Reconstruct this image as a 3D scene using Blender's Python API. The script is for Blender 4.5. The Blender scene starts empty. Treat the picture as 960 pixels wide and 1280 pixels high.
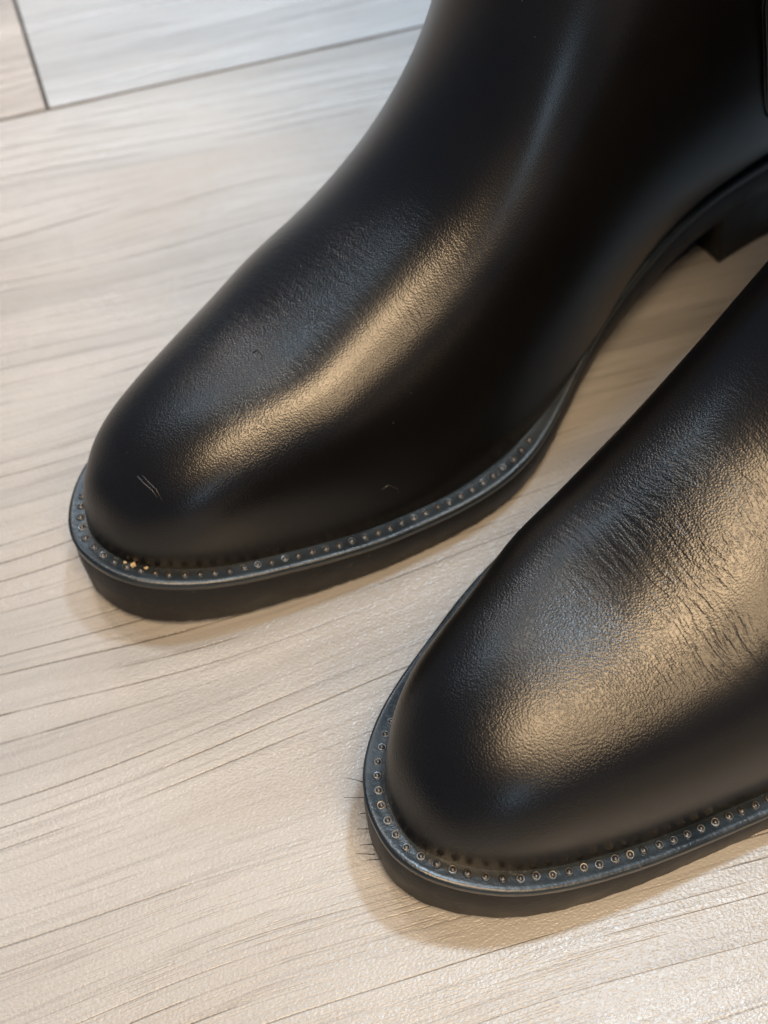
import bpy, bmesh, math, random
import numpy as np
from mathutils import Vector, Matrix

random.seed(7); rng = np.random.default_rng(7)
scene = bpy.context.scene
COL = scene.collection
R = math.radians

# ------------------------------------------------------------------ camera
cam_d = bpy.data.cameras.new('camera'); cam = bpy.data.objects.new('camera', cam_d); COL.objects.link(cam)
cam_d.sensor_fit = 'HORIZONTAL'; cam_d.sensor_width = 36.0; cam_d.lens = 36.0 * 1535.33 / 960.0
cam_d.clip_start = .01; cam_d.clip_end = 50
PITCH = .95544; ROLL = -.03028
cam.matrix_world = Matrix.Translation((0, 0, .27874)) @ Matrix.Rotation(math.pi / 2 - PITCH, 4, 'X') @ Matrix.Rotation(ROLL, 4, 'Z')
cam_d.dof.use_dof = True; cam_d.dof.focus_distance = .272; cam_d.dof.aperture_fstop = 18.0
scene.camera = cam
scene.render.resolution_x = 768; scene.render.resolution_y = 1024

# ------------------------------------------------------------------ world, lamps, exposure
w = bpy.data.worlds.new('World'); scene.world = w; w.use_nodes = True
bg = w.node_tree.nodes['Background']; bg.inputs[0].default_value = (.45, .66, 1.0, 1); bg.inputs[1].default_value = .20
scene.view_settings.view_transform = 'Standard'; scene.view_settings.look = 'None'
scene.view_settings.exposure = 0.0; scene.view_settings.gamma = 1.0; scene.view_settings.use_curve_mapping = False

def lamp(name, az, elev, dist, sx, sy, watts, col, target=(.02, .19, .03), spin=0):
    """area lamp of the room seen from the boots at compass az (0 = away from the camera, + = right) and elevation"""
    d = bpy.data.lights.new(name, 'AREA'); d.shape = 'RECTANGLE'; d.size = sx; d.size_y = sy; d.energy = watts; d.color = col
    o = bpy.data.objects.new(name, d); COL.objects.link(o)
    t = Vector(target); v = Vector((math.sin(R(az)) * math.cos(R(elev)), math.cos(R(az)) * math.cos(R(elev)), math.sin(R(elev))))
    o.location = t + v * dist
    o.rotation_euler = (v.to_track_quat('Z', 'Y').to_matrix() @ Matrix.Rotation(R(spin), 3, 'Z')).to_euler()
    return o
COOL = (.66, .84, 1.0); WARM = (1.0, .71, .42); NEUT = (1.0, .90, .78)
lamp('shop_window', -6, 34, 2.6, 1.5, .8, 30, COOL)
lamp('ceiling_panel', 42, 73, 2.4, .20, .16, 34, COOL)
lamp('ceiling_spot', -30, 70, 2.4, .16, .16, 10, NEUT)
lamp('warm_panel', 166, 68, 1.8, .80, .62, 50, WARM)
lamp('warm_panel_right', 149, 44, 1.9, .42, .60, 15, WARM)
lamp('side_window', -52, 52, 2.4, .28, .22, 6, COOL)
lamp('rear_cool_lamp', 179, 21, 2.2, .30, .7, 3.0, (.58, .80, 1.0))  # unseen lamp added behind the camera for the cool strip along the shaft
lamp('warm_left_lamp', -25, 37, 2.4, .3, .6, 6, (1.0, .70, .46))  # unseen lamp added for the orange tint on the floor's far left

# ------------------------------------------------------------------ helpers
def mesh_obj(name, verts, faces, mat, parent=None, smooth=True, recalc=True):
    me = bpy.data.meshes.new(name)
    me.from_pydata([tuple(map(float, v)) for v in verts], [], [tuple(map(int, f)) for f in faces])
    if recalc:
        bm = bmesh.new(); bm.from_mesh(me); bmesh.ops.recalc_face_normals(bm, faces=bm.faces); bm.to_mesh(me); bm.free()
    if smooth: me.polygons.foreach_set('use_smooth', [True] * len(me.polygons))
    me.materials.append(mat); me.update()
    o = bpy.data.objects.new(name, me); COL.objects.link(o)
    if parent: o.parent = parent
    return o

class NT:
    """small wrapper to write node trees as expressions"""
    def __init__(s, name):
        s.m = bpy.data.materials.new(name); s.m.use_nodes = True; s.t = s.m.node_tree; s.b = s.t.nodes['Principled BSDF']
    def n(s, typ, **k):
        nd = s.t.nodes.new(typ)
        for a, v in k.items():
            if a in nd.inputs: s.set(nd.inputs[a], v)
            else: setattr(nd, a, v)
        return nd
    def set(s, inp, v):
        if hasattr(v, 'is_output') or isinstance(v, bpy.types.NodeSocket): s.t.links.new(v, inp)
        else: inp.default_value = v
    def m_(s, op, a, b=0.0, c=0.0, clamp=False):
        nd = s.t.nodes.new('ShaderNodeMath'); nd.operation = op; nd.use_clamp = clamp
        for i, v in enumerate((a, b, c)): s.set(nd.inputs[i], v)
        return nd.outputs[0]
    def coord(s): return s.n('ShaderNodeTexCoord').outputs['Object']
    def mapping(s, vec, scale=(1, 1, 1), loc=(0, 0, 0), rot=(0, 0, 0)):
        nd = s.n('ShaderNodeMapping'); s.set(nd.inputs['Vector'], vec); nd.inputs['Scale'].default_value = scale; nd.inputs['Location'].default_value = loc; nd.inputs['Rotation'].default_value = rot
        return nd.outputs[0]
    def noise(s, vec, scale=1, detail=2, rough=.5, dist=0):
        nd = s.n('ShaderNodeTexNoise'); s.set(nd.inputs['Vector'], vec); nd.inputs['Scale'].default_value = scale; nd.inputs['Detail'].default_value = detail
        nd.inputs['Roughness'].default_value = rough; nd.inputs['Distortion'].default_value = dist
        return nd.outputs['Fac']
    def voro(s, vec, scale, feature='F1', rand=1):
        nd = s.n('ShaderNodeTexVoronoi'); nd.feature = feature; s.set(nd.inputs['Vector'], vec); nd.inputs['Scale'].default_value = scale; nd.inputs['Randomness'].default_value = rand
        return nd.outputs['Distance']
    def rng(s, v, a, b, c=0, d=1, smooth=True):
        nd = s.n('ShaderNodeMapRange'); nd.interpolation_type = 'SMOOTHSTEP' if smooth else 'LINEAR'
        for i, x in enumerate((v, a, b, c, d)): s.set(nd.inputs[i], x)
        return nd.outputs[0]
    def mix(s, f, a, b):
        nd = s.n('ShaderNodeMix'); nd.data_type = 'RGBA'; s.set(nd.inputs[0], f); s.set(nd.inputs[6], a); s.set(nd.inputs[7], b); return nd.outputs[2]
    def sep(s, v):
        nd = s.n('ShaderNodeSeparateXYZ'); s.set(nd.inputs[0], v); return nd.outputs
    def comb(s, x, y, z):
        nd = s.n('ShaderNodeCombineXYZ')
        for i, v in enumerate((x, y, z)): s.set(nd.inputs[i], v)
        return nd.outputs[0]
    def bump(s, h, dist, strength=1, normal=None):
        nd = s.n('ShaderNodeBump'); s.set(nd.inputs['Height'], h); nd.inputs['Distance'].default_value = dist; s.set(nd.inputs['Strength'], strength)
        if normal is not None: s.set(nd.inputs['Normal'], normal)
        return nd.outputs[0]
    def out(s, **k):
        for a, v in k.items(): s.set(s.b.inputs[a.replace('_', ' ')], v)
        return s.m

# ------------------------------------------------------------------ materials
def wood_material():
    n = NT('pale_oak_laminate'); co = n.coord()
    rnd = n.n('ShaderNodeObjectInfo').outputs['Random']
    off = n.m_('MULTIPLY', rnd, 13.0)
    x, y, z = n.sep(co)
    p = n.comb(n.m_('ADD', x, off), y, off)
    warp = n.m_('MULTIPLY', n.m_('SUBTRACT', n.noise(n.mapping(p, (2.6, 7, 1)), 1, 2, .5), .5), .075)
    q = n.comb(n.m_('ADD', x, off), n.m_('ADD', y, warp), off)
    band = n.noise(n.mapping(q, (5, 75, 1)), 1, 4, .6)
    fine = n.noise(n.mapping(q, (16, 620, 1)), 1, 3, .6)
    # thin dark pore lines: contour lines of a stretched noise, broken up along their length
    ph = n.m_('ADD', n.m_('MULTIPLY', n.sep(q)[1], 185), n.m_('MULTIPLY', n.noise(n.mapping(q, (4.0, 27, 1), (3, 1, 0)), 1, 1, .4), 3.4))
    l1 = n.rng(n.m_('ABSOLUTE', n.m_('SUBTRACT', n.m_('FRACT', ph), .5)), .015, .060, 1, 0)
    br = n.rng(n.noise(n.mapping(q, (15, 170, 1), (9, 4, 0)), 1, 3, .6), .41, .55)
    br = n.m_('MULTIPLY', br, n.rng(n.noise(n.mapping(q, (5, 60, 1), (4, 9, 0)), 1, 2, .5), .36, .64, .18, 1))
    line = n.m_('MULTIPLY', l1, br)
    # short dashes in groups
    f2 = n.noise(n.mapping(q, (40, 2300, 1), (1, 7, 0)), 1, 2, .5)
    grp = n.rng(n.noise(n.mapping(q, (9, 30, 1), (5, 5, 0)), 1, 2, .5), .50, .68)
    dash = n.m_('MULTIPLY', n.rng(f2, .54, .66), grp)
    dark = n.m_('MAXIMUM', n.m_('MULTIPLY', line, .95), n.m_('MULTIPLY', dash, .36))
    c = n.mix(n.rng(band, .34, .66), (.245, .240, .234, 1), (.178, .172, .165, 1))
    big = n.noise(n.mapping(q, (2.2, 18, 1), (2, 8, 0)), 1, 2, .5)
    c = n.mix(n.rng(big, .35, .7), c, (.272, .268, .262, 1))
    c = n.mix(n.m_('MULTIPLY', n.rng(fine, .50, .72), .42), c, (0.137, 0.130, 0.125, 1))
    tint = n.noise(n.mapping(q, (6, 26, 1), (12, 3, 0)), 1, 3, .6)
    c = n.mix(n.rng(tint, .45, .70), c, (.232, .216, .200, 1))
    c = n.mix(dark, c, (0.066, 0.057, 0.049, 1))
    tone = n.n('ShaderNodeMix'); tone.data_type = 'RGBA'; tone.blend_type = 'MULTIPLY'; tone.inputs[0].default_value = 1.0
    n.set(tone.inputs[6], c); n.set(tone.inputs[7], n.n('ShaderNodeObjectInfo').outputs['Color']); c = tone.outputs[2]     # each plank has its own print tone
    # embossed wear layer: tiny pits that glint, pores pressed in
    pit = n.noise(n.mapping(p, (1300, 2000, 1)), 1, 1, .5)
    h = n.m_('SUBTRACT', n.m_('MULTIPLY', pit, .55), n.m_('ADD', n.m_('MULTIPLY', dark, .30), n.m_('MULTIPLY', fine, .22)))
    nb = n.bump(h, .00035, .7)
    return n.out(Base_Color=c, Roughness=n.rng(band, .2, .8, .24, .34), Normal=nb, Specular_IOR_Level=.5)

def leather_material(name, crease, seed):
    n = NT(name); co = n.coord(); x, y, z = n.sep(co)
    jit = n.mapping(co, (1, 1, 1), (seed, seed * .7, 0))
    top = n.rng(n.m_('SUBTRACT', z, n.m_('MULTIPLY_ADD', x, .46, .037)), -.020, -.006)                                            # grain is pulled open over the vamp, tight on the sides
    fore = n.rng(x, .130, .085)
    patch = n.rng(n.noise(jit, 38, 2, .5), .30, .62)
    gm = n.m_('ADD', .22, n.m_('MULTIPLY', n.m_('MULTIPLY', top, fore), n.m_('ADD', .40, n.m_('MULTIPLY', patch, .60))))
    cell = n.voro(jit, 2100, 'F1')
    grain = n.m_('ADD', n.m_('MULTIPLY', n.rng(cell, .15, .75), .8), n.m_('MULTIPLY', n.noise(jit, 2300, 1, .5), .8))
    # flex creases run across the vamp
    wob = n.m_('MULTIPLY', n.m_('SUBTRACT', n.noise(jit, 60, 1, .5), .5), .004)
    cv = n.comb(n.m_('MULTIPLY', n.m_('ADD', x, wob), 900), n.m_('MULTIPLY', y, 150), n.m_('MULTIPLY', z, 150))
    cr = n.noise(cv, 1, 2, .55)
    crl = n.m_('SUBTRACT', 1.0, n.rng(cr, .34, .62))
    cm = n.m_('MULTIPLY', n.m_('MULTIPLY', n.rng(x, .040, .070), n.rng(x, .130, .090)), n.rng(z, .042, .060))
    cm = n.m_('MULTIPLY', n.m_('MULTIPLY', cm, n.rng(n.noise(jit, 55, 2, .5), .32, .60)), crease)
    if crease > .9: cm = n.m_('MULTIPLY', cm, n.rng(y, .030, .008))
    soft = n.noise(n.mapping(jit, (1.6, 1, 1)), 70, 1, .5)
    h1 = n.bump(soft, .0006, n.m_('ADD', n.m_('MULTIPLY', top, .04), .05))
    h2 = n.bump(grain, .00004, gm, h1)
    h3 = n.bump(n.m_('SUBTRACT', 1.0, crl), .00007, cm, h2)
    ro = n.rng(n.noise(jit, 24, 3, .55), .3, .7, .275, .33)
    c = n.mix(n.rng(n.noise(jit, 20, 3, .6), .3, .7), (.0018, .0018, .0021, 1), (.0030, .0026, .0024, 1))
    dust = n.m_('MULTIPLY', n.rng(n.voro(n.mapping(jit, (1, 1, 1), (5, 2, 1)), 210), .03, .055, 1, 0), n.rng(n.noise(jit, 45, 2, .5), .50, .62))
    c = n.mix(n.m_('MULTIPLY', dust, .3), c, (.11, .10, .095, 1))         # stray dust specks
    return n.out(Base_Color=c, Roughness=ro, Normal=h3, Specular_IOR_Level=.45)

def rubber_material(name, col, ro, fine=1.0, spec=.32):
    n = NT(name); co = n.coord()
    a = n.noise(co, 700, 3, .6); b = n.noise(co, 60, 3, .6)
    c = n.mix(n.rng(b, .35, .75), col, tuple(min(1, v * 1.8 + .0015) for v in col[:3]) + (1,))
    dust = n.rng(n.noise(co, 420, 2, .7), .66, .76)
    c = n.mix(n.m_('MULTIPLY', dust, .25), c, (.16, .15, .14, 1))
    return n.out(Base_Color=c, Roughness=n.rng(b, .3, .7, ro - .06, ro + .10), Normal=n.bump(a, .00022 * fine, .55), Specular_IOR_Level=spec)

def plain(name, col, ro=.5, spec=.5):
    n = NT(name); co = n.coord(); b = n.noise(co, 900, 2, .6)
    c = n.mix(n.rng(b, .3, .7), col, tuple(v * .6 for v in col[:3]) + (1,))
    return n.out(Base_Color=c, Roughness=ro, Specular_IOR_Level=spec)

M_WOOD = wood_material()
M_EDGE = plain('dark_groove', (.15, .14, .13, 1), .8, .2)
M_SUB = plain('dark_underlay', (.05, .04, .035, 1), .8)
M_LEATHER_A = leather_material('black_calf_leather_smooth', .30, 0.0)
M_LEATHER_B = leather_material('black_calf_leather_creased', 1.0, 3.7)
M_SOLE = rubber_material('black_rubber_sole', (.0036, .0033, .0032, 1), .50)
M_WELT = rubber_material('black_welt', (.0062, .0100, .0140, 1), .33, .8, .48)  # bluish base paints in the sky reflected by the black top
M_STUD = plain('black_moulded_stud', (.022, .021, .020, 1), .30)
M_ELASTIC = plain('black_elastic', (.010, .010, .011, 1), .75, .3)
M_SCUFF = plain('scuffed_leather', (.030, .028, .027, 1), .40)
M_THREAD = plain('black_thread', (.012, .011, .010, 1), .7)
M_CRUMB = plain('pale_yellow_crumb', (.42, .34, .22, 1), .7, .2)
M_LINING = plain('black_lining', (.015, .014, .013, 1), .8)

# ---- boot shape (metres; s = toe to heel, w = medial positive, z = up)
ZS=np.array([-.02,0,.0276,.0552,.0828,.1104,.138,.1656,.1932,.2208,.30])
ZB=np.array([.0032,.0025,.0012,.0003,0,.0017,.0080,.0172,.0206,.0208,.0210])
TS=np.array([-.02,0,.0368,.0736,.1104,.184,.30]); TT=np.array([.0225,.0210,.0167,.0139,.0142,.0144,.0144])
LEN=.292
UK=np.sqrt(.276)/8
MED=np.array([0,.0159,.0290,.0397,.0503,.0556,.0394,.0318,.0370])*.92
LAT=np.array([0,.0132,.0265,.0367,.0456,.0545,.0500,.0420,.0370])*.92
def smooth_table(x,X,Y):
    return sum(np.interp(x+o,X,Y) for o in np.linspace(-.011,.011,9))/9
def sole_bottom(s): return smooth_table(np.asarray(s,float),ZS,ZB)
def sole_thick(s): return smooth_table(np.asarray(s,float),TS,TT)
def sole_top(s): return sole_bottom(s)+sole_thick(s)
def half_width(s,K):
    s=np.asarray(s,float)
    us=np.sqrt(np.clip(s,0,.2755))/UK; i=np.clip(us.astype(int),0,7); t=us-i
    kk=np.concatenate([[-K[1]],K,[2*K[-1]-K[-2]]])
    p0,p1,p2,p3=kk[i],kk[i+1],kk[i+2],kk[i+3]
    w=.5*(2*p1+(-p0+p2)*t+(2*p0-5*p1+4*p2-p3)*t**2+(-p0+3*p1-3*p2+p3)*t**3)
    e=np.clip((s-(LEN-.04))/.04,0,1)
    return w*np.sqrt(np.clip(1-e*e,0,1))
def side_curve(K,n=241):
    """one side of the sole outline from toe tip to heel end, evenly rounded at both ends"""
    a=np.linspace(0,1,n); s=LEN*(.5-.5*np.cos(np.pi*a))
    return np.column_stack([s,half_width(s,K)])
def resample(P,n,smooth=True):
    d=np.r_[0,np.cumsum(np.linalg.norm(np.diff(P,axis=0),axis=1))]
    q=np.linspace(0,d[-1],n); return np.column_stack([np.interp(q,d,P[:,k]) for k in range(P.shape[1])])
def outline(n=400):
    """closed loop: toe tip, medial side to heel, lateral side back to the toe"""
    m=side_curve(MED); l=side_curve(LAT); l=l*[1,-1]
    P=np.vstack([m,l[::-1][1:-1]]); P=np.vstack([P,P[:1]])
    P=resample(P,n*8+1)
    for _ in range(60): 
        Q=P[:-1]; P=np.vstack([.5*Q+.25*np.roll(Q,1,0)+.25*np.roll(Q,-1,0)]); P=np.vstack([P,P[:1]])
    return resample(P,n+1)[:-1]
def normals2(P):
    t=np.roll(P,-1,0)-np.roll(P,1,0); t/=np.linalg.norm(t,axis=1)[:,None]
    return np.column_stack([-t[:,1],t[:,0]])   # outward for this loop direction (checked by sign below)
def offset_loop(P,dist):
    n=normals2(P); c=P.mean(0)
    if ((P-c)*n).sum()<0: n=-n
    return P+n*np.asarray(dist)[:,None] if np.ndim(dist) else P+n*dist
IS=np.array([-1,0,.085,.113,.130,.162,.178,.21,.30,1]); IM=np.array([.0047,.0047,.0047,.0050,.0005,.0000,.0030,.0045,.005,.005])
IL=np.array([.0047,.0047,.0047,.0047,.004,.004,.0045,.0045,.005,.005])
def feather(n=400):
    P=outline(n); med=P[:,1]>0
    i=np.where(med,smooth_table(P[:,0],IS,IM),smooth_table(P[:,0],IS,IL))
    i=(i+np.roll(i,1)+np.roll(i,-1)+np.roll(i,2)+np.roll(i,-2))/5
    return offset_loop(P,-i)
# rows: bottom s (or past the heel: >LEN means up the back), front s, front z
FS=np.array([0.0047,0.0085,0.014,0.022,0.033,0.047,0.063,0.079,0.0935,0.1065,0.1174,0.1263,0.133,0.1377,0.1407,0.1425,0.1436,0.1442])
FZ=np.array([0.0245,0.036,0.0424,0.0486,0.0535,0.0573,0.0611,0.0662,0.073,0.0816,0.0923,0.1053,0.1205,0.1379,0.1575,0.1794,0.2034,0.2297])
BS=np.array([.0047,.0085,.014,.022,.033,.047,.064,.083,.104,.127,.152,.180,.210,.242,.270,9,9,9])
BACK_S=np.array([.287,.2885,.286,.281]); BACK_Z=np.array([.045,.085,.14,.222])
NV=np.array([3.0,3.4,4.0,4.4,4.6,4.6,4.4,4.0,3.3,2.6,2.1,1.7,1.4,1.25,1.1,1.0,1.0,1.0])
CB=np.array([-0.1,-0.1,-0.12,-0.16,-0.3549,-0.5185,-0.5475,-0.6346,-0.594,-0.6859,-0.5902,0.08,0.3477,0.5071,0.65,0.8,0.9,1.0])
CL=np.array([-0.1,-0.1,-0.12,-0.15,-0.14,-0.0668,0.0265,0.05,-0.1542,-0.3981,-0.60,-0.3614,-0.0307,0.4,0.65,0.8,0.9,1.0])
HALF=.0472; HALF_MED=.0445
RIDGE=np.array([0.0,0.0,0.0016,0.003,0.0056,0.0087,0.0115,0.0134,0.0142,0.0138,0.0124,0.0101,0.0069,0.0037,0.0011,0.0,0.0,0.0])
def cat(x,Y):
    i=np.clip(np.floor(x).astype(int),0,len(Y)-2); t=x-i
    Z=np.concatenate([[2*Y[0]-Y[1]],Y,[2*Y[-1]-Y[-2]]]); p0,p1,p2,p3=Z[i],Z[i+1],Z[i+2],Z[i+3]
    return .5*(2*p1+(-p0+p2)*t+(2*p0-5*p1+4*p2-p3)*t**2+(-p0+3*p1-3*p2+p3)*t**3)
def upper_grid(nr=150,na=49):
    """rings from the toe to the top of the shaft; returns (nr, 2*na-1, 3): medial bottom over the ridge to lateral bottom"""
    nk=len(FS); x=np.concatenate([(np.linspace(0,1,nr//4)**2)*3,np.linspace(3,nk-1,nr-nr//4+1)[1:]])
    nr=len(x)
    fe=feather(1600)
    m=fe[fe[:,1]>=0]; l=fe[fe[:,1]<0]; m=m[np.argsort(m[:,0])]; l=l[np.argsort(l[:,0])]
    smin=fe[:,0].min(); smax=fe[:,0].max()
    fs=cat(x,FS); fz=cat(x,FZ); nv=cat(x,NV); cb=cat(x,CB); cbl=cat(x,CL); rd=cat(x,RIDGE)
    bs=BS.copy(); bs[15:]=LEN-.0053
    b=np.interp(x,range(nk),bs); b=smooth_x(b)
    b[0]=smin
    b=np.clip(b,smin,smax)
    up=np.clip((x-14)/(nk-1-14),0,1)           # share of the climb up the back
    bz=np.interp(x,[0,14,15,16,17],[0,0,.045,.10,.222]); 
    bsb=np.interp(bz,[0,.03,.045,.085,.14,.222],[smax,smax+.001,.2885,.2890,.276,.262])
    G=np.zeros((nr,2*na-1,3))
    a=np.linspace(0,np.pi/2,na)
    for i in range(nr):
        if x[i]<=14:
            wm=np.interp(b[i],m[:,0],m[:,1]); wl=-np.interp(b[i],l[:,0],l[:,1]); B=np.array([b[i],0,sole_top(b[i])-.001])
        else:
            wm=wl=0.; B=np.array([bsb[i],0,max(bz[i],sole_top(LEN)-.001)])
        F=np.array([fs[i],rd[i],fz[i]])
        if i==0: F=np.array([smin,0,B[2]])
        k=np.clip((x[i]-8)/6,0,1)
        v=(1-k)*np.sin(a)+k*np.sin(a)**2
        cm=cb[i]*wm**2*(1-k)+k*4*HALF_MED**2*(.55+.45*np.clip((x[i]-11)/4,0,1)); cl=cbl[i]*wl**2*(1-k)+k*4*HALF**2*(.55+.45*np.clip((x[i]-11)/4,0,1))
        hm=np.sqrt(np.clip((1-v**nv[i])*(wm**2+cm*v),0,None)); hl=np.sqrt(np.clip((1-v**nv[i])*(wl**2+cl*v),0,None))
        base=B+(F-B)*v[:,None]
        base[:,1]=rd[i]*v**2
        M=base.copy(); M[:,1]+=hm; Lp=base.copy(); Lp[:,1]-=hl
        G[i]=np.vstack([M,Lp[::-1][1:]])
    for _ in range(3):
        G[1:-1]=.5*G[1:-1]+.25*G[:-2]+.25*G[2:]
    k=np.clip((x-6.0)/2.0,0,1)[1:-1,None,None]*.5          # fair the instep and ankle lengthwise
    for _ in range(int(90*(nr/230)**2)):
        G[1:-1]+=k*(.5*G[:-2]+.5*G[2:]-G[1:-1])
    return G
def smooth_x(b):
    for _ in range(6): b[1:-1]=.5*b[1:-1]+.25*b[:-2]+.25*b[2:]
    return b

# ------------------------------------------------------------------ the floor: laminate planks
PL_ANG = R(17.864); PL_O = Vector((-.11795, .38108, 0))      # a plank corner
PL_W = .4000; PL_L = 1.21
ru = Vector((math.cos(PL_ANG), math.sin(PL_ANG), 0)); rv = Vector((math.sin(PL_ANG), -math.cos(PL_ANG), 0))
def slab(name, lx, ly, th, bev, mat, parent):
    """flat board with its long top edges eased; origin at a top corner, +x along, -y across"""
    X0, X1, Y0, Y1 = 0, lx, -ly, 0; b = bev
    v = [(X0, Y0, -th), (X1, Y0, -th), (X1, Y1, -th), (X0, Y1, -th), (X0, Y0, -b * 3), (X1, Y0, -b * 3), (X1, Y1, -b * 3), (X0, Y1, -b * 3),
         (X0 + b, Y0 + b, 0), (X1 - b, Y0 + b, 0), (X1 - b, Y1 - b, 0), (X0 + b, Y1 - b, 0)]
    f = [(0, 3, 2, 1), (8, 9, 10, 11)]
    for a in (0, 4):
        for i in range(4): j = (i + 1) % 4; f.append((a + i, a + j, a + 4 + j, a + 4 + i))
    o = mesh_obj(name, v, f, mat, parent, smooth=False); o.data.materials.append(M_EDGE)
    for p_ in o.data.polygons:
        if abs(p_.normal.z) < .95: p_.material_index = 1                  # painted micro-groove
    return o
ext = 2.2
floor = mesh_obj('floor', [(-ext, -ext, -.011), (ext, -ext, -.011), (ext, ext, -.011), (-ext, ext, -.011),
                           (-ext, -ext, -.0095), (ext, -ext, -.0095), (ext, ext, -.0095), (-ext, ext, -.0095)],
                 [(0, 3, 2, 1), (4, 5, 6, 7), (0, 1, 5, 4), (1, 2, 6, 5), (2, 3, 7, 6), (3, 0, 4, 7)], M_SUB, smooth=False)
floor['kind'] = 'structure'
GAP = .0005
proto = slab('plank', PL_L - GAP, PL_W - GAP, .009, .0005, M_WOOD, floor)
first = True
START = {-1: 0.0, 0: -.62, 1: -.88, 2: -.35, 3: -.7, 4: -.2, -2: -.5, -3: -.9, -4: -.3, -5: -.6}
for row in range(-5, 5):
    for k in range(-1, 2):
        o = proto if first else proto.copy()
        if not first: COL.objects.link(o); o.parent = floor
        first = False
        p = PL_O + ru * (START[row] + k * PL_L + GAP / 2) + rv * (row * PL_W + GAP / 2)
        o.location = p; o.rotation_euler = (0, 0, PL_ANG)
        o.color = {(-1, 0): (1.06, 1.12, 1.20, 1), (-1, -1): (1.10, 1.03, .97, 1), (0, 0): (1, 1, 1, 1)}.get((row, k), tuple(random.uniform(.93, 1.07) for _ in range(3)) + (1,))

# ------------------------------------------------------------------ the boots
def loop_strip(loops, closed=True):
    """verts and quads joining consecutive loops of equal length"""
    n = len(loops[0]); V = np.vstack(loops); F = []
    for a in range(len(loops) - 1):
        for i in range(n if closed else n - 1):
            j = (i + 1) % n; F.append((a * n + i, a * n + j, (a + 1) * n + j, (a + 1) * n + i))
    return V, F
G_UP = upper_grid(230, 75)
def tube(points, r, seg=6, taper=True):
    P = np.array(points, float); n = len(P); T = np.gradient(P, axis=0); V = []; F = []
    for i in range(n):
        t = Vector(T[i]).normalized(); a = t.orthogonal().normalized(); b = t.cross(a)
        rr = r * (1 - .6 * i / (n - 1)) if taper else r
        for k in range(seg):
            an = 2 * math.pi * k / seg; V.append(Vector(P[i]) + (a * math.cos(an) + b * math.sin(an)) * rr)
    for i in range(n - 1):
        for k in range(seg):
            l = (k + 1) % seg; F.append((i * seg + k, i * seg + l, (i + 1) * seg + l, (i + 1) * seg + k))
    F.append(tuple(range(seg))[::-1]); F.append(tuple((n - 1) * seg + k for k in range(seg)))
    return V, F
GN = np.cross(np.gradient(G_UP, axis=0), np.gradient(G_UP, axis=1)); GN /= np.linalg.norm(GN, axis=2)[..., None] + 1e-12
if GN[120, 74, 2] < 0: GN = -GN
def on_side(sz, side):
    """points on the medial (+1) or lateral (-1) flank of the upper with the given (s, z), and their normals"""
    half = slice(0, 75) if side > 0 else slice(74, 149)
    P = G_UP[20:, half].reshape(-1, 3); N = GN[20:, half].reshape(-1, 3); out = []; nor = []
    for s, z in sz:
        d = (P[:, 0] - s) ** 2 + (P[:, 2] - z) ** 2; i = np.argpartition(d, 6)[:6]; k = 1 / (d[i] + 1e-8); k /= k.sum()
        w_ = (P[i] * k[:, None]).sum(0); out.append((s, w_[1], z)); m = (N[i] * k[:, None]).sum(0); nor.append(m / np.linalg.norm(m))
    return np.array(out), np.array(nor)
STUD = None
def stud_mesh():
    prof = [(.00112, -.0002), (.00104, .00022), (.00090, .00026), (.00078, .00012), (.00052, .00052), (0, .00066)]
    V = []; F = []; seg = 9
    for r, z in prof[:-1]:
        for k in range(seg): a = 2 * math.pi * k / seg; V.append((r * math.cos(a), r * math.sin(a), z))
    V.append((0, 0, prof[-1][1])); n = len(prof) - 1
    for i in range(n - 1):
        for k in range(seg): l = (k + 1) % seg; F.append((i * seg + k, i * seg + l, (i + 1) * seg + l, (i + 1) * seg + k))
    for k in range(seg): F.append(((n - 1) * seg + k, (n - 1) * seg + (k + 1) % seg, n * seg))
    return V, F

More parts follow.
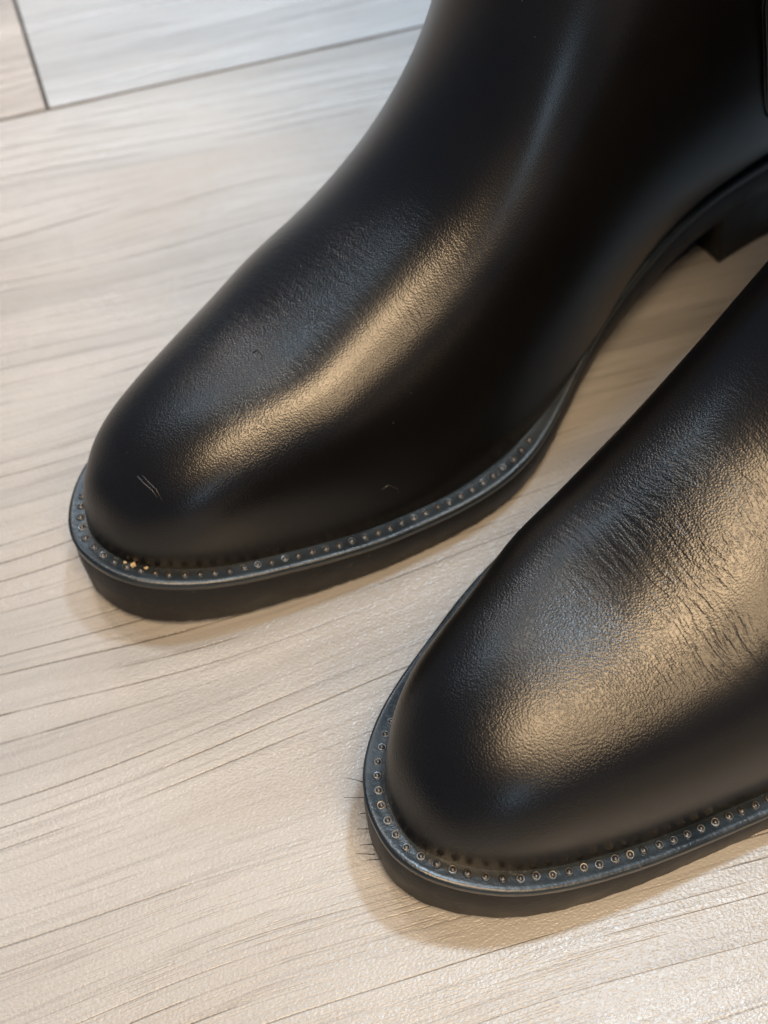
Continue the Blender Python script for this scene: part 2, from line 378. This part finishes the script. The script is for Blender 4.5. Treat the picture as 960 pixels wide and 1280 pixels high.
def make_boot(tip, phi, mir, leather, label, seed, flex):
    r_ = np.random.default_rng(seed)
    Y = -mir                                         # local +y is the lateral side of the right boot, the medial side of the left
    root = bpy.data.objects.new('ankle_boot', None); COL.objects.link(root)
    root.location = (tip[0], tip[1], 0); root.rotation_euler = (0, 0, phi); root.empty_display_size = .05
    root['label'] = label; root['category'] = 'boot'
    L = lambda P: np.column_stack([P[:, 0], P[:, 1] * Y, P[:, 2]])
    # --- upper: rings from toe to shaft, turned in at the rim and lined
    G = G_UP.copy()
    # the worn vamp: a roll where the foot bends, a shallow hollow before it
    up_ = np.clip(GN[..., 2], 0, 1)
    G[..., 2] += flex * up_ * np.exp(-np.clip(G[..., 1] - .008, 0, 1) ** 2 / .014 ** 2) * (.0019 * np.exp(-((G[..., 0] - .086) / .013) ** 2) - .0011 * np.exp(-((G[..., 0] - .057) / .011) ** 2 - ((G[..., 1] - .012) / .016) ** 2))
    nr, nc = G.shape[:2]
    rows = [G[i] for i in range(nr)]
    top = rows[-1]; c = top.mean(0)
    for k, dz in ((.985, .0012), (.955, .0008), (.94, -.004), (.93, -.07)):
        q = c + (top - c) * [k, k, 1]; q[:, 2] = top[:, 2] + dz; rows.append(q)
    V, F = loop_strip(rows, closed=False)
    # the heel half of the rings is closed at the back: weld the seam
    me_o = mesh_obj('upper', L(V), F, leather, root)
    bm = bmesh.new(); bm.from_mesh(me_o.data); bmesh.ops.remove_doubles(bm, verts=bm.verts, dist=.00012); bmesh.ops.recalc_face_normals(bm, faces=bm.faces)
    bm.to_mesh(me_o.data); bm.free(); me_o.data.polygons.foreach_set('use_smooth', [True] * len(me_o.data.polygons))
    upper = me_o
    # --- outsole: side wall, eased and slightly ragged bottom edge, closed underneath
    n = 520; P = outline(n); s = P[:, 0]; zt = sole_top(s); zb = sole_bottom(s)
    rag = np.convolve(np.r_[r_.normal(0, 1, n + 4)], [.2, .6, .2], 'same')[2:-2] * .00010 + np.convolve(r_.normal(0, 1, n + 20), np.ones(11) / 11, 'same')[10:-10] * .0002
    nick = np.where(r_.random(n) < .05, r_.random(n) * .0004, 0)
    def ring(off, z): q = offset_loop(P, off); return np.column_stack([q, z])
    wl = .0030
    loops = [ring(-.0040, zt - wl - .0002), ring(-.0004, zt - wl - .0002), ring(-.0002 + rag * .3, zt - wl - .0006), ring(.0001 + rag * .4, (zt + zb) / 2), ring(-.0003 + rag, zb + .0012 + nick), ring(-.0008 + rag, zb + .0004 + nick), ring(-.0018, zb + .0002)]
    V, F = loop_strip(loops); b0 = (len(loops) - 1) * n
    for i in range(1, n // 2 - 1): F.append((b0 + i, b0 + i + 1, b0 + n - i - 1, b0 + n - i))
    F.append((b0, b0 + 1, b0 + n - 1)); F.append((b0 + n // 2 - 1, b0 + n // 2, b0 + n // 2 + 1))
    outsole = mesh_obj('outsole', L(V), F, M_SOLE, root)
    # --- welt: lip at the rim, sunk channel for the studs
    fe = feather(n); ins = np.linalg.norm(fe - P, axis=1)
    loops = [ring(-.0004, zt - wl), ring(0 + rag * .25, zt - wl + .0003), ring(.0001 + rag * .25, zt - .0005), ring(-.00025, zt - .0001), ring(-.0007, zt), ring(-.0015, zt), ring(-.0020, zt - .00018), ring(-.0046, zt - .00022), ring(-.0075, zt - .0004), ring(-.0080, zt - wl)]
    V, F = loop_strip(loops); nl = len(loops)
    for i in range(n): j = (i + 1) % n; F.append(((nl - 1) * n + i, (nl - 1) * n + j, j, i))
    welt = mesh_obj('welt', L(V), F, M_WELT, root)
    # --- studs moulded round the welt, one every 3.6 mm, left out where the upper overhangs the waist
    global STUD
    q = offset_loop(P, -.0031); d = np.r_[0, np.cumsum(np.linalg.norm(np.diff(np.vstack([q, q[:1]]), axis=0), axis=1))]
    cnt = int(d[-1] / .0036)
    for k in range(cnt):
        t = (k + .35) * d[-1] / cnt; i = int(np.searchsorted(d, t)) % n; qc = np.vstack([q, q[:1]]); a = np.array([np.interp(t, d, qc[:, 0]), np.interp(t, d, qc[:, 1])])
        if ins[i] < .0036 or a[0] > .25: continue
        if STUD is None:
            V, F = stud_mesh(); o = mesh_obj('stud', V, F, M_STUD, welt); STUD = o.data
        else:
            o = bpy.data.objects.new('stud', STUD); COL.objects.link(o); o.parent = welt
        sl = float(sole_top(a[0] + .002) - sole_top(a[0] - .002)) / .004
        o.location = (a[0] + r_.normal(0, .0001), (a[1]) * Y + r_.normal(0, .0001), float(zt[i]) - .00019)
        o.rotation_euler = (r_.normal(0, .06), -math.atan(sl) + r_.normal(0, .06), r_.random() * 6.28); o.scale = [.95 + .1 * r_.random()] * 3
    # --- heel block under the rear of the sole
    hp = []
    bs_ = .214
    Q = offset_loop(P, -.0012); sel = [i for i in range(n) if Q[i, 0] > bs_]
    arc = Q[sel]
    m0, m1 = arc[0], arc[-1]
    br = [m1 + (m0 - m1) * t + np.array([.0045 * math.sin(math.pi * t), 0]) for t in np.linspace(0, 1, 13)[1:-1]]
    H = np.vstack([arc, br]); ctr = H.mean(0)
    lo = []
    for k, zf in ((1.0, 1.0), (1.0, .97), (1.01, .5), (1.03, .04), (1.02, 0)):
        g = ctr + (H - ctr) * k; z = np.where(True, (sole_bottom(np.clip(H[:, 0], 0, LEN)) + .0008) * zf, 0)
        front = np.clip((.235 - H[:, 0]) / .02, 0, 1); g = g.copy(); g[:, 0] += front * .006 * (1 - zf)
        lo.append(np.column_stack([g, z]))
    V, F = loop_strip(lo); hn = len(H)
    F.append(tuple(range((len(lo) - 1) * hn, len(lo) * hn))); F.append(tuple(range(hn))[::-1])
    ho = mesh_obj('heel', L(V), F, M_SOLE, root)
    # --- elastic gusset on each flank, ribbed, with a stitched-down leather edge
    for side in (1, -1):
        nu, nv = 41, 30; sz = []
        for b in range(nv):
            t = b / (nv - 1); z = .072 + (.205 - .072) * t
            hw = .026 * min(1, math.sqrt(max(0, t * 3.2 + .02))) ; cs = .2065 + .006 * t
            if t > .3: hw = .026 + .004 * (t - .3)
            for a in range(nu): sz.append((cs + hw * (2 * a / (nu - 1) - 1), z))
        pt, no = on_side(sz, side)
        W = pt[:, 1].reshape(nv, nu)
        for _ in range(4): W[1:-1, 1:-1] = (W[1:-1, 1:-1] * 2 + W[:-2, 1:-1] + W[2:, 1:-1] + W[1:-1, :-2] + W[1:-1, 2:]) / 6
        pt[:, 1] = W.reshape(-1)
        rib = np.array([.0006 + .00035 * (1 if a % 2 else -1) for b in range(nv) for a in range(nu)])
        pt = pt + no * rib[:, None]
        F = [(b * nu + a, b * nu + a + 1, (b + 1) * nu + a + 1, (b + 1) * nu + a) for b in range(nv - 1) for a in range(nu - 1)]
        mesh_obj('elastic_gusset', L(pt), F, M_ELASTIC, root)
        edge = [pt[b * nu] for b in range(nv - 1, -1, -1)] + [pt[a] for a in range(1, nu)] + [pt[b * nu + nu - 1] for b in range(1, nv)]
        V, F = tube(L(np.array(edge)), .0007, 8, taper=False)
        mesh_obj('gusset_piping', V, F, leather, root)
    return root, upper, outsole, welt

TIP1 = (-.07644, .17159); TIP2 = (-.00131, .09293)
boot_a, up_a, so_a, we_a = make_boot(TIP1, .69890, 1, M_LEATHER_A, 'black leather ankle boot with a short double scratch on its smooth toe, ankle shaft rising', 11, .35)
boot_b, up_b, so_b, we_b = make_boot(TIP2, .62398, -1, M_LEATHER_B, 'black leather ankle boot with wrinkled vamp and loose threads fraying from its sole', 12, 1.0)

# ------------------------------------------------------------------ small marks: scuffs on the leather, threads, crumbs
SCUFFS = [
    ([(.0176, .0068, .0452), (.0177, .0092, .0448), (.0181, .0118, .0443), (.0181, .0138, .0434)], .00022),
    ([(.0185, .0078, .0457), (.0186, .0102, .0452), (.0189, .0126, .0446), (.0185, .0151, .0431)], .00018),
    ([(.0558, .0048, .0590), (.0571, .0051, .0593), (.0569, .0072, .0595), (.0557, .0081, .0592)], .00020),
    ([(.0945, .0006, .0716), (.0946, .0018, .0720), (.0941, .0028, .0720)], .00020),
    ([(.0668, .0388, .0269), (.0688, .0391, .0273), (.0711, .0398, .0246), (.0712, .0401, .0227)], .00016)]
def scuff(upper, mir, path, r):
    """a raised hairline scratch following (s, w, z) points of the upper"""
    V0 = np.array([v.co[:] for v in upper.data.vertices]); N0 = np.array([v.normal[:] for v in upper.data.vertices]); out = []
    for a, b, c in path:
        p = np.array((a, b * -mir, c)); i = ((V0 - p) ** 2).sum(1).argmin(); nn = N0[i]
        out.append(p + nn * ((V0[i] - p) @ nn) + nn * r * .3)
    V, F = tube(out, r, 5); mesh_obj('scuff', V, F, M_SCUFF, upper)
for path, r in SCUFFS: scuff(up_a, 1, path, r)

# loose threads along the toe edge of the second boot's sole
for i0, dx, dy, dz, ln in ((18, -1, .35, .25, .0050), (15, -1, -.25, -.2, .0042), (9, -.9, -.5, -.3, .0022), (6, -.8, -.7, -.5, .0030), (4, -.7, -.9, -.2, .0048), (3, -.5, -1, -.6, .0026), (21, -1, .5, -.3, .0018), (12, -1, .1, -.5, .0016)):
    P_ = outline(520); a = P_[i0]; z0 = float(sole_bottom(a[0])) + .0045
    pts = []
    for k in range(9):
        t = k / 8; bend = math.sin(t * 2.6 + i0) * .22
        loc = np.array([a[0] - ln * t * .8 + bend * ln * .4, a[1] + ln * t * .75 - bend * ln * .5, z0 + dz * ln * t + bend * ln * .5])
        pts.append(loc)
    V, F = tube(pts, .00013, 5); mesh_obj('loose_thread', V, F, M_THREAD, so_b)

# pale crumbs caught on the welt of the first boot
a_ = np.array([math.cos(.69890), math.sin(.69890)]); n_ = np.array([math.sin(.69890), -math.cos(.69890)])
q_ = offset_loop(outline(520), -.0040)
for k, (i_, r_c) in enumerate(((12, .00075), (15, .0006), (10, .00045))):
    s_, w_ = q_[i_]
    bm = bmesh.new(); bmesh.ops.create_icosphere(bm, subdivisions=1, radius=r_c)
    for v in bm.verts: v.co = Vector((v.co.x * (1 + random.uniform(-.4, .4)), v.co.y * (1 + random.uniform(-.4, .4)), v.co.z * .6 * (1 + random.uniform(-.4, .4))))
    me = bpy.data.meshes.new('crumb'); bm.to_mesh(me); bm.free(); me.materials.append(M_CRUMB)
    o = bpy.data.objects.new('crumb', me); COL.objects.link(o)
    o.location = (TIP1[0] + s_ * a_[0] + w_ * n_[0], TIP1[1] + s_ * a_[1] + w_ * n_[1], float(sole_top(outline(520)[i_][0])) - .0001 + r_c * .45)
    o['label'] = 'tiny pale yellow crumb caught among the studs at the scratched boot\'s toe'; o['category'] = 'crumb'; o['group'] = 'crumbs on the boot welt'
